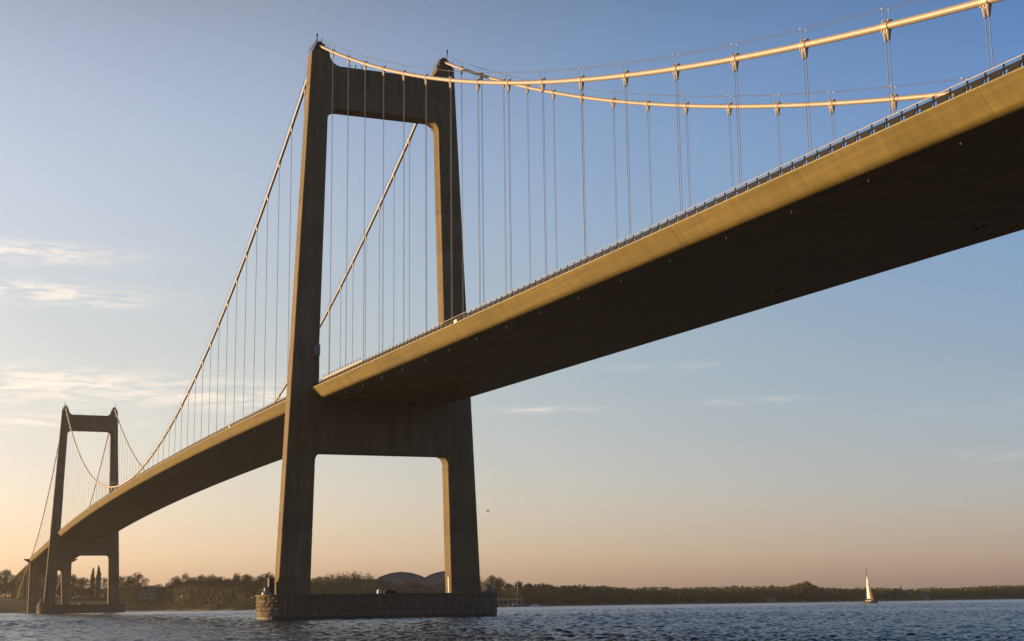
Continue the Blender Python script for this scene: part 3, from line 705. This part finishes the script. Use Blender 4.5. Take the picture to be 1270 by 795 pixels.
def far_mesh(key):
    """trunk and crown in one mesh for trees only a dozen pixels tall"""
    tm, cm = PROTO[key]; v = [tuple(x.co) for x in tm.vertices]; f = [tuple(p.vertices) for p in tm.polygons]; nt_ = len(f); b = len(v)
    v += [tuple(x.co) for x in cm.vertices]; f += [tuple(i + b for i in p.vertices) for p in cm.polygons]
    me = mesh('far_tree', v, f, [M['bark'], cm.materials[0]]); me.polygons.foreach_set('material_index', [0] * nt_ + [1] * (len(f) - nt_)); return me
def plant(px, py, key, back=25, width=1.0, label='', group=None, name='broadleaf_tree', parts=True, far=None, maxh=None):
    az, el = sight(px, py); azd = math.degrees(az); d = shore(azd) + back; gz = ground_z(azd, d)
    h = CAM[2] + d * math.tan(el) - gz
    if maxh: h = min(h, maxh)
    rz = rng.uniform(0, 6.28); w = h * width
    if parts:
        o = empty(name, polar(az, d, gz), rz)
        o.scale = (w, w, h)
        link('trunk', PROTO[key][0], o); link('crown', PROTO[key][1], o)
    else:
        o = link(name, far, None, polar(az, d, gz)); o.rotation_euler = (0, 0, rz); o.scale = (w, w, h)
    tag(o, label, 'tree', group); return o
LT = [ # x, y of the top, kind, distance behind the shore, width, what tells it apart
 (-6, 706, 'roundA', 110, 1.1, 'dark round tree at the far left edge above the grass bank'),
 (8, 704.5, 'roundC', 120, 1.15, 'tall dark tree just left of the approach viaduct end'),
 (36, 709, 'roundB', 150, 1.1, 'dark tree seen under the approach viaduct left of the anchor pier'),
 (58, 708, 'roundC', 150, 1.1, 'dark tree hidden behind the legs of the anchor pier'),
 (77, 709, 'roundB', 150, 1.0, 'dark tree showing in the slot of the anchor pier'),
 (90, 711, 'roundA', 130, 1.0, 'dark tree right of the anchor pier seen through the far tower arch'),
 (102, 714, 'roundB', 120, 1.2, 'rounded tree left of the two slim poplars in the far tower arch'),
 (115.5, 704, 'poplar', 105, .95, 'left one of two slim poplars seen through the far tower arch'),
 (123, 701.5, 'poplar', 105, 1.0, 'right and taller of two slim poplars in the far tower arch'),
 (131, 714, 'open', 110, .9, 'loose tree beside the right leg of the far tower'),
 (150, 713, 'roundC', 60, .95, 'dark tree touching the right leg of the far tower'),
 (161, 711.5, 'roundB', 75, .95, 'rounded tree left of the big open tree by the white house'),
 (173, 707.5, 'open', 55, 1.15, 'big open crowned tree standing over the white house'),
 (196, 722.5, 'low', 85, 1.3, 'low dark tree in the dip right of the white house'),
 (210, 721.5, 'lowB', 80, 1.2, 'low tree between the white house and the tall wood'),
 (219, 713, 'roundA', 60, .9, 'round tree at the left end of the tall shore wood'),
 (231, 708.5, 'open', 70, .8, 'thin spiky tree rising above the left part of the shore wood'),
 (240, 713, 'roundB', 60, 1.0, 'round tree right of the thin spiky tree on the shore'),
 (250, 711, 'roundC', 55, 1.0, 'dark dome of a tree in the middle of the shore wood'),
 (262, 711, 'roundA', 60, 1.0, 'broad tree in the middle of the shore wood right of the dark dome'),
 (272, 712.5, 'roundB', 50, 1.0, 'right shoulder of the middle clump in the shore wood'),
 (284, 715.5, 'roundC', 60, .9, 'smaller tree in the gap before the twin peaks'),
 (294, 709.5, 'roundA', 55, .8, 'left one of the twin peaked trees left of the near pier'),
 (307, 709.5, 'roundB', 60, .95, 'right one of the twin peaked trees left of the near pier'),
 (322, 712, 'roundC', 55, .95, 'tree sloping up towards the near pier light'),
 (333, 708.5, 'roundA', 60, .95, 'tall tree directly behind the near pier navigation light'),
 (348, 712, 'roundB', 60, 1.0, 'tree half hidden behind the left leg of the near tower'),
 (366, 713, 'roundC', 60, 1.0, 'tree hidden mostly behind the left leg of the near tower'),
 (388, 716, 'roundA', 60, 1.0, 'tree just right of the left leg of the near tower'),
 (397, 712.5, 'roundB', 65, 1.0, 'rust tinted tree left of the tall feathery poplars'),
 (410, 707, 'upright', 50, .85, 'leftmost of the feathery yellow green poplar clumps'),
 (425, 706, 'upright', 48, .9, 'second feathery poplar clump, left of the tallest one'),
 (441, 703.5, 'upright', 50, .9, 'tallest feathery poplar clump between the tower legs'),
 (456, 706.5, 'upright', 50, .85, 'rightmost feathery poplar clump, beside the arched halls'),
 (403, 709.5, 'upright', 44, 1.1, 'short feathery clump at the left end of the poplar row'),
 (418, 706, 'upright', 58, 1.1, 'feathery clump behind the second poplar clump'),
 (433, 704.8, 'upright', 60, 1.1, 'feathery clump just left of the tallest poplar clump'),
 (449, 705, 'upright', 58, 1.1, 'feathery clump just right of the tallest poplar clump'),
 (463, 710, 'upright', 46, 1.0, 'short feathery clump at the right end of the poplar row'),
 (472, 717.5, 'lowB', 45, 1.0, 'bush tree at the left foot of the arched hall'),
 (480, 718, 'roundC', 38, 1.0, 'tree covering the left end of the left arched hall'),
 (516, 719.5, 'roundB', 36, 1.1, 'tree before the right half of the left arched hall'),
 (545, 721, 'lowB', 36, 1.3, 'low tree before the right arched hall'),
 (488, 719.5, 'low', 35, 1.3, 'low tree in front of the left arched hall'),
 (503, 718.5, 'lowB', 32, 1.2, 'yellowish low tree in front of the left arched hall'),
 (530, 722, 'low', 30, 1.4, 'low tree below the dip between the arched halls'),
 (572, 716, 'roundA', 60, 1.0, 'tree behind the right leg of the near tower'),
 (585, 713.5, 'roundC', 60, 1.0, 'tree at the right edge of the right tower leg'),
 (598, 713, 'upright', 45, .85, 'light tree just right of the near tower leg'),
 (609, 711.5, 'roundC', 50, 1.0, 'tall light round tree above the right end of the near pier'),
 (619, 714.5, 'roundA', 50, .9, 'right half of the tall clump above the near pier end'),
 (630, 721.5, 'roundB', 45, 1.1, 'lower tree left of the moored yacht mast'),
 (643, 719.5, 'roundA', 50, .9, 'tree peeking up right behind the moored yacht mast'),
 (655, 721.5, 'roundB', 50, 1.0, 'tree right of the moored yacht mast')]
for (px, py, key, back, w, lab) in LT:
    plant(px, py, key, back, w, lab, 'trees along the far shore', 'poplar_tree' if key in ('poplar', 'upright') else 'broadleaf_tree')
SKY = [(660, 725), (671, 722), (681, 723), (692, 726.7), (699, 724.4), (712, 724.5), (724.6, 723), (733.6, 726), (747, 725), (763.5, 726.7), (777, 727.5), (790, 728.3), (809, 726), (830, 726.7), (841, 728), (867.7, 726.7), (887, 726), (918, 725), (945, 726), (958, 725.2), (977, 726), (989, 722.2), (1000.6, 720.5), (1012, 724.4), (1021, 728), (1045, 729), (1070, 729), (1104, 729), (1117, 729.5), (1123, 731.5), (1140, 730), (1157, 728.4), (1186, 728.8), (1207, 726.8), (1234, 725), (1254, 724), (1275, 723.5)]
sxs = [a for a, b in SKY]; sys_ = [b for a, b in SKY]
FARM = {k: far_mesh(k) for k in ('roundA', 'roundB', 'roundC', 'low', 'lowB', 'open', 'rust', 'dark')}
def wood_row(x0, x1, step, lift, back, keys, lab, grp, wr=(.9, 1.3)):
    x = x0
    while x < x1:
        py = float(np.interp(x, sxs, sys_)) + lift + rng.uniform(-.9, 2.0); k = rng.choice(keys)
        lb = lab.replace('dark tree', 'rust brown tree').replace('lower rust', 'lower rust') if k == 'rust' else lab.replace('low bushy tree', 'dark green bush tree').replace('lower dark tree', 'lower blackish green tree') if k == 'dark' else lab
        plant(x, py, k, back + rng.uniform(-8, 8), rng.uniform(*wr), lb, grp, 'broadleaf_tree', False, FARM[k]); x += step * rng.uniform(.75, 1.25)
wood_row(658, 1285, 8.6, .6, 70, ['roundA', 'roundB', 'rust', 'roundC', 'lowB', 'open', 'rust'], 'dark tree on the skyline of the long wood along the right shore', 'skyline trees of the right shore wood', (1.0, 1.7))
wood_row(660, 1285, 9.5, 4.6, 38, ['roundA', 'rust', 'roundC', 'lowB', 'dark'], 'lower dark tree in the middle of the long right shore wood', 'middle trees of the right shore wood', (1.3, 2.0))
wood_row(655, 1285, 10, 9.3, 16, ['low', 'lowB', 'roundC', 'dark'], 'low bushy tree at the water edge of the right shore wood', 'waterside trees of the right shore wood', (1.2, 1.9))
az, _ = sight(1117, 727); 
plant(1117, 726.5, 'poplar', 75, 1.2, 'narrow dark conifer like tree above the white cottage', 'trees along the far shore', 'poplar_tree')
plant(958, 723.6, 'open', 75, 1.0, 'small tree poking above the skyline left of the wooded hump', 'trees along the far shore')
plant(1000.5, 719.5, 'roundA', 72, 1.0, 'topmost tree of the wooded hump left of the sailing boat', 'trees along the far shore')
# the undergrowth that fills the woods
def undergrowth():
    g = random.Random(11); v = []; f = []
    def belt(pxa, pxb, n, depth, hfun, sz):
        for _ in range(n):
            px = g.uniform(pxa, pxb); az, _e = sight(px, 747); azd = math.degrees(az); s = depth[0] + (depth[1] - depth[0]) * g.random(); d = shore(azd) + s
            gz = ground_z(azd, d); hm = hfun(px) * min(1, .45 + s / depth[1]); z = gz + hm * g.random() ** .8
            c = np.array(polar(az, d, z)); a = g.uniform(0, 6.28); t = np.array([math.cos(a), math.sin(a), g.uniform(-.5, .5)]); u = np.array([g.uniform(-.6, .6), g.uniform(-.6, .6), 1.]); u /= np.linalg.norm(u)
            s_ = sz * g.uniform(.5, 1.3); k = len(v)
            v.extend([c - t * s_ * .5, c - u * s_ * .4, c + t * s_ * .5, c + u * s_ * .4]); f.append((k, k + 1, k + 2, k + 3))
    belt(640, 1290, 26000, (7, 80), lambda x: max(4, (747.5 - (x - 635) * .0132 - np.interp(x, sxs, sys_)) * .47), 1.4)
    belt(140, 470, 24000, (14, 75), lambda x: 16.0 if x > 215 or x < 165 else 3.0, 1.4)
    belt(380, 640, 9000, (10, 40), lambda x: 8.0, 1.3)
    belt(84, 150, 3500, (90, 125), lambda x: 9.0, 1.3)
    belt(18, 84, 4200, (130, 175), lambda x: 13.0, 1.5)
    belt(-12, 18, 1600, (95, 130), lambda x: 11.0, 1.3)
    belt(148, 218, 4500, (82, 112), lambda x: 11.0, 1.4)
    belt(120, 660, 5000, (4, 14), lambda x: 2.4, .9)
    tag(link('undergrowth', mesh('undergrowth', v, f, M['leafA'])), kind='stuff')
undergrowth()

# ------------------------------------------------------------------ buildings on the shore
def at_shore(px, back):
    az, _ = sight(px, 745); azd = math.degrees(az); d = shore(azd) + back
    return az, d, ground_z(azd, d)
def zat(px, py, d): return CAM[2] + d * math.tan(sight(px, py)[1])
def house():
    az, d, gz = at_shore(183, 62); zb = zat(183, 741.5, d); zr = zat(183, 728, d)
    o = empty('white_house', polar(az, d, zb), math.pi / 2 - az + R(8)); W_, D_, H_ = 13.5, 7.5, (zr - zb) * .52
    # local x along the front, -y faces the water
    tag(o, 'white house with dark roof and three dormers among the trees', 'house')
    mb = MB(); mb.box((-W_ / 2, -D_ / 2, -3), (W_ / 2, D_ / 2, H_)); mb.prism([(-D_ / 2, H_), (D_ / 2, H_), (0, zr - zb - .15)], 'x', -W_ / 2 + .01, W_ / 2 - .01); mb.obj('wall', M['house_wall'], o)
    rf = MB(); h = zr - zb; e = .5
    for s in (-1, 1):
        rf.add([(-W_ / 2 - .4, s * (D_ / 2 + e), H_ - .35), (W_ / 2 + .4, s * (D_ / 2 + e), H_ - .35), (W_ / 2 + .4, 0, h), (-W_ / 2 - .4, 0, h), (-W_ / 2 - .4, s * (D_ / 2 + e), H_ - .1), (W_ / 2 + .4, s * (D_ / 2 + e), H_ - .1), (W_ / 2 + .4, 0, h + .25), (-W_ / 2 - .4, 0, h + .25)],
               [(0, 1, 2, 3), (4, 5, 6, 7), (0, 1, 5, 4), (0, 3, 7, 4), (1, 2, 6, 5)])
    ro = rf.obj('roof', M['slate'], o)
    ch = MB(); ch.box((2.6, -.4, h - .6), (3.4, .4, h + 1.2)); ch.obj('chimney', M['redbrown'], ro)
    for x in (-4.2, 0, 4.2):
        dm = MB(); y0 = -D_ / 2 + .3; dm.box((x - .85, y0, H_ + .2), (x + .85, y0 + 2.6, H_ + 1.7)); dm.prism([(x - 1.05, H_ + 1.65), (x + 1.05, H_ + 1.65), (x, H_ + 2.35)], 'y', y0 - .15, y0 + 2.6)
        do = dm.obj('dormer', M['white'], ro); w = MB(); w.box((x - .5, y0 - .06, H_ + .45), (x + .5, y0 - .01, H_ + 1.5)); w.obj('pane', M['glass'], ro)
    for x in (-5.6, -3.4, -1.4, 1.4, 3.4, 5.6):
        w = MB(); w.box((x - .62, -D_ / 2 - .07, 1.0), (x + .62, -D_ / 2 - .02, 2.75)); wo_ = w.obj('window', M['wood'], o); pn = MB(); pn.box((x - .5, -D_ / 2 - .1, 1.12), (x + .5, -D_ / 2 - .075, 2.63)); pn.obj('pane', M['glass'], wo_)
    dr = MB(); dr.box((-.5, -D_ / 2 - .08, 0), (.5, -D_ / 2 - .02, 2.2)); dr.obj('door', M['dark'], o)
    # garden wall running off to the right
    gw = MB(); gw.box((0, -.2, -2), (15, .2, 1.4)); w = gw.obj('garden_wall', M['concrete']); w.location = polar(az, d, zb) + Vector((math.cos(o.rotation_euler[2]) * 7.6, math.sin(o.rotation_euler[2]) * 7.6, 0)); w.rotation_euler = o.rotation_euler
    tag(w, 'low pale garden wall running right from the white house', 'wall')
house()
def hall(pxl, pxr, pytop, pybase, back, lab):
    pxc = (pxl + pxr) / 2; az, d, gz = at_shore(pxc, back); half = (pxr - pxl) / 2 / FPX * d; ze = zat(pxc, pybase, d); zt = zat(pxc, pytop, d)
    o = empty('arched_hall', polar(az, d, gz), math.pi / 2 - az); rise = zt - ze; r = (half * half + rise * rise) / (2 * rise); a = math.asin(half / r); L = 55.0
    pr = [(r * math.sin(t), ze - gz + rise - r + r * math.cos(t)) for t in np.linspace(-a, a, 25)]
    tag(o, lab, 'hall')
    en = MB(); en.prism([(-half, -4)] + pr + [(half, -4)], 'y', .3, L - .3); en.obj('wall', M['hall_wall'], o)
    rf = MB()
    for i in range(24):
        (x0, z0), (x1, z1) = pr[i], pr[i + 1]; g0 = .02
        rf.add([(x0 + g0, -1, z0 + .05), (x1 - g0, -1, z1 + .05), (x1 - g0, L, z1 + .05), (x0 + g0, L, z0 + .05), (x0 + g0, -1, z0 + .6), (x1 - g0, -1, z1 + .6), (x1 - g0, L, z1 + .6), (x0 + g0, L, z0 + .6)],
               [(0, 1, 2, 3), (4, 5, 6, 7), (0, 1, 5, 4), (3, 2, 6, 7), (0, 3, 7, 4), (1, 2, 6, 5)])
    rf.obj('roof', M['hall'], o)
    for k in range(-3, 4):
        x = k * half / 4.2; zt_ = float(np.interp(x, [q[0] for q in pr], [q[1] for q in pr]))
        w = MB(); w.box((x - half / 10, .2, zt_ - 4.6), (x + half / 10, .28, zt_ - 1.4)); wo_ = w.obj('window', M['hall'], o); q = MB(); q.box((x - half / 11, .16, zt_ - 4.4), (x + half / 11, .19, zt_ - 1.6)); q.obj('pane', M['hall_wall'], wo_)
    vt = MB(); vt.tube([(0, 8, pr[12][1] + .4), (0, 8, pr[12][1] + 1.5)], .4, 8); vt.obj('roof_vent', M['steel'], o)
hall(469, 526, 710.4, 717.5, 75, 'left one of two grey halls with a low arched roof')
hall(526.5, 584, 709.2, 717.5, 75, 'right arched grey hall partly behind the tower leg')
def cottage(px, py, back, w, h, lab):
    az, d, gz = at_shore(px, back); zt = zat(px, py, d); o = empty('cottage', polar(az, d, zt - h), math.pi / 2 - az + rng.uniform(-.3, .3)); tag(o, lab, 'house')
    mb = MB(); mb.box((-w / 2, -3, -8), (w / 2, 3, h * .6)); mb.prism([(-3, h * .6), (3, h * .6), (0, h)], 'x', -w / 2, w / 2); mb.obj('wall', M['house_wall'], o)
    rf = MB()
    for s in (-1, 1): rf.add([(-w / 2 - .3, s * 3.4, h * .52), (w / 2 + .3, s * 3.4, h * .52), (w / 2 + .3, 0, h + .05), (-w / 2 - .3, 0, h + .05), (-w / 2 - .3, s * 3.4, h * .52 + .2), (w / 2 + .3, s * 3.4, h * .52 + .2), (w / 2 + .3, 0, h + .25), (-w / 2 - .3, 0, h + .25)], [(0, 1, 2, 3), (4, 5, 6, 7), (0, 1, 5, 4), (0, 3, 7, 4), (1, 2, 6, 5)])
    rf.obj('roof', M['slate'], o)
    for x in (-w * .28, w * .28):
        q = MB(); q.box((x - .5, -3.06, 1), (x + .5, -3.01, 2.2)); q.obj('window', M['glass'], o)
cottage(870.5, 736.5, 14, 3.6, 4.0, 'small white cottage in the right shore wood, left one of the pair')
cottage(886, 734, 40, 6.5, 4.0, 'white cottage with dark roof beside the smaller one in the right shore wood')
cottage(955, 738, 12, 6.5, 4.2, 'white cottage at the waterside below the wooded hump')
cottage(1122, 733, 36, 3.5, 3.6, 'white cottage under the narrow dark tree right of the sailing boat')
cottage(1147, 736.5, 14, 6, 3.4, 'long white cottage low in the wood right of the sailing boat')
cottage(1266, 732, 30, 5, 4.2, 'white cottage at the right edge of the photo')

# ------------------------------------------------------------------ boats, boathouse, gull
def hull_mesh(L, B, H):
    v = []; f = []; n = 11; m = 7
    for i in range(n):
        t = i / (n - 1); x = -L / 2 + L * t; b = B / 2 * (math.sin(math.pi * min(1, .28 + .72 * t) ** 1.0) ** .6 if t < 1 else .0) if t > .02 else B / 2 * .72
        b = B / 2 * (1 - abs(2 * t - .85) ** 2.4 * (.72 if t > .42 else .5)) if t < .985 else .02
        for j in range(m):
            w = j / (m - 1) * math.pi; v.append((x, -b * math.cos(w), (H + .25 * (2 * t - 1) ** 2) - (H + .35) * math.sin(w) ** .8))
    for i in range(n - 1):
        for j in range(m - 1): f.append((i * m + j, (i + 1) * m + j, (i + 1) * m + j + 1, i * m + j + 1))
    f.append(tuple(range(m))); f.append(tuple(reversed(range((n - 1) * m, n * m))))
    for i in range(n - 1): f.append((i * m, i * m + m - 1, (i + 1) * m + m - 1, (i + 1) * m))
    mb = MB(); mb.add(v, f); return mb
def yacht(px, d, heading, L, mast, sails, lab, name, hullmat):
    az, _ = sight(px, 745); o = empty(name, polar(az, d, 0), heading); tag(o, lab, 'boat'); o.rotation_euler = (R(2.2), 0, heading)
    hull_mesh(L, L * .3, 1.0).obj('hull', hullmat, o)
    cb = MB(); cb.prism([(-L * .22, .95), (L * .16, .95), (L * .1, 1.55), (-L * .2, 1.6)], 'y', -L * .085, L * .085); co = cb.obj('cabin', M['white'], o)
    for s in (-1, 1):
        w = MB(); w.box((-L * .15, s * L * .087 - .02, 1.15), (L * .06, s * L * .087 + .02, 1.4)); w.obj('window', M['glass'], co)
    mm = MB(); mm.tube([(L * .1, 0, .8), (L * .1, 0, mast * .6), (L * .1 - .1, 0, mast)], [.13, .11, .07], 8); mm.tube([(L * .1 - .9, 0, mast * .62), (L * .1 + .1, 0, mast * .62)], .04, 5)
    for s in (-1, 1): mm.tube([(L * .08, s * L * .14, 1.0), (L * .1, s * .9, mast * .55), (L * .1, 0, mast * .96)], .03, 4)
    mm.tube([(-L * .5, 0, 1.1), (L * .1, 0, mast * .99)], .025, 4); mm.tube([(L * .5, 0, 1.1), (L * .1, 0, mast * .93)], .025, 4)
    mm.box((L * .1 - .3, -.05, mast), (L * .1 + .1, .05, mast + .12)); mm.obj('mast', M['rail'] if not sails else M['steel'], o)
    bo = MB(); bo.tube([(L * .1, 0, 2.0), (-L * .36, 0, 2.15)], .09, 6); bo.obj('boom', M['steel'], o)
    def sail(a, b, c, belly, n=8):
        a, b, c = Vector(a), Vector(b), Vector(c); v = []; f = []; idx = {}
        for i in range(n + 1):
            for j in range(n + 1 - i):
                u, w = i / n, j / n; q = a * (1 - u - w) + b * u + c * w; q.y += belly * 4 * (u + .15) * (1 - u - w) * (1 + w); idx[i, j] = len(v); v.append(q)
        for i in range(n):
            for j in range(n - i):
                f.append((idx[i, j], idx[i + 1, j], idx[i, j + 1]))
                if j < n - i - 1: f.append((idx[i + 1, j], idx[i + 1, j + 1], idx[i, j + 1]))
        k = len(v); v2 = v + [q + Vector((0, .02, 0)) for q in v]; return MB().add(v2, f + [tuple(i + k for i in reversed(t)) for t in f])
    if sails:
        sail((L * .09, 0, 2.3), (-L * .31, 0.4, 2.35), (L * .09, .1, mast * .74), .4).obj('mainsail', M['sail'], o, True)
        sail((-L * .18, .9, 2.0), (-L * .44, 1.0, 1.7), (-L * .02, .6, mast * .6), .3).obj('sail_shade_sheet', M['sail_shade'], o, True)  # added sheet, its brown paints the shadow along the mainsail's leech
        pr = MB()
        for x, y in ((-L * .3, .3), (-L * .22, -.5)): pr.tube([(x, y, 1.0), (x, y, 1.45), (x + .02, y, 1.62), (x + .02, y, 1.72), (x + .02, y, 1.95)], [.2, .24, .1, .13, .05], 8)
    else:
        cv_ = MB(); cv_.tube([(L * .08, 0, 2.2), (-L * .15, 0, 2.35), (-L * .35, 0, 2.3)], [.2, .26, .14], 8); cv_.obj('furled_sail', M['cable'], o)
    return o
yacht(1077.5, 748, R(195), 9.5, 18.2, True, 'sailing boat with a white mainsail alone on the open water', 'sailing_boat', M['hull'])
yacht(639.5, 925, R(96), 11, 17.5, False, 'moored yacht with bare white mast beside the boathouse', 'sailing_boat', M['hull'])
def boathouse():
    az, d, gz = at_shore(625, 1); d = 948; o = empty('boathouse', polar(az, d, 0), math.pi / 2 - az); tag(o, 'long low timber boathouse at the water just right of the near pier', 'boathouse')
    mb = MB(); mb.box((-15, 0, 1.2), (11.5, 7, 4.6)); mb.obj('wall', M['wood'], o)
    rf = MB(); rf.box((-15.6, -.9, 4.65), (12.2, 7.6, 5.15)); rf.obj('roof', M['cable'], o)
    dk = MB(); dk.box((-16, -3, .9), (13, 0, 1.18)); dk.obj('landing_stage', M['wood'], o)
    for x in np.arange(-15, 13, 3.0):
        q = MB(); q.box((x - .15, -2.9, -2), (x + .15, -2.6, .9)); q.obj('pile', M['dark'], o)
    for x in np.arange(-13.4, 10, 2.9):
        q = MB(); q.box((x - .9, -.06, 1.6), (x + .9, -.01, 3.9)); q.obj('bay_door', M['dark'], o)
    pl = MB(); pl.box((11.5, -.6, .5), (13.6, 3, 4.4)); pl.obj('end_pillar', M['concrete'], o)
boathouse()
def quay():
    az, d, gz = at_shore(668, 0); d -= 2
    for px, w in ((663, 6), (676, 8)):
        az, _ = sight(px, 747); mb = MB(); mb.box((-w / 2, -1, .0), (w / 2, 1, .9)); mb.prism([(-w / 2, .9), (w / 2, .9), (w / 2 - .6, 1.5), (-w / 2 + .6, 1.5)], 'y', -.8, .8)
        o = mb.obj('moored_dinghy', M['white'] if px == 663 else M['wood']); o.location = polar(az, shore(math.degrees(az)) - 2.5, -.1); o.rotation_euler = (0, 0, math.pi / 2 - az)
        tag(o, 'small white motor boat moored at the shore right of the bare mast' if px == 663 else 'small brown motor boat moored right of the white one', 'boat')
quay()
def gull(px, py, d, s, heading, lab):
    az, el = sight(px, py); q = polar(az, d, CAM[2] + d * math.tan(el)); o = empty('gull', q, heading); tag(o, lab, 'bird')
    b = MB(); b.tube([(-.26 * s, 0, 0), (-.16 * s, 0, .01 * s), (0, 0, .02 * s), (.16 * s, 0, .03 * s), (.24 * s, 0, .05 * s), (.30 * s, 0, .045 * s)], [.02 * s, .06 * s, .085 * s, .065 * s, .045 * s, .01 * s], 8)
    for k in (-1, 1): b.add([(.1 * s, k * .05 * s, .05 * s), (-.1 * s, k * .05 * s, .05 * s), (-.02 * s, k * .3 * s, .2 * s), (.13 * s, k * .3 * s, .2 * s), (-.12 * s, k * .68 * s, .1 * s), (.1 * s, k * .3 * s, .22 * s)], [(0, 1, 2, 3), (3, 2, 4), (0, 3, 5), (5, 3, 4)])
    b.obj('body', M['bird'], o, True)
gull(605, 634, 160, .7, R(70), 'small gull gliding in the open sky right of the near tower')

# ------------------------------------------------------------------ air
hz = MB(); hz.box((CAM[0] - 3500, CAM[1] - 3500, -6), (CAM[0] + 3500, CAM[1] + 3500, 128)); ho = hz.obj('haze', None)
ho.data.materials.clear()
hmat = bpy.data.materials.new('haze_air'); hmat.use_nodes = True; nt = hmat.node_tree
for n_ in list(nt.nodes):
    if n_.type != 'OUTPUT_MATERIAL': nt.nodes.remove(n_)
pv = nt.nodes.new('ShaderNodeVolumePrincipled'); pv.inputs['Density'].default_value = .000042; pv.inputs['Color'].default_value = (.95, .93, .9, 1); pv.inputs['Anisotropy'].default_value = .35
nt.links.new(pv.outputs[0], nt.nodes['Material Output'].inputs['Volume'])
ho.data.materials.append(hmat); tag(ho, kind='stuff')
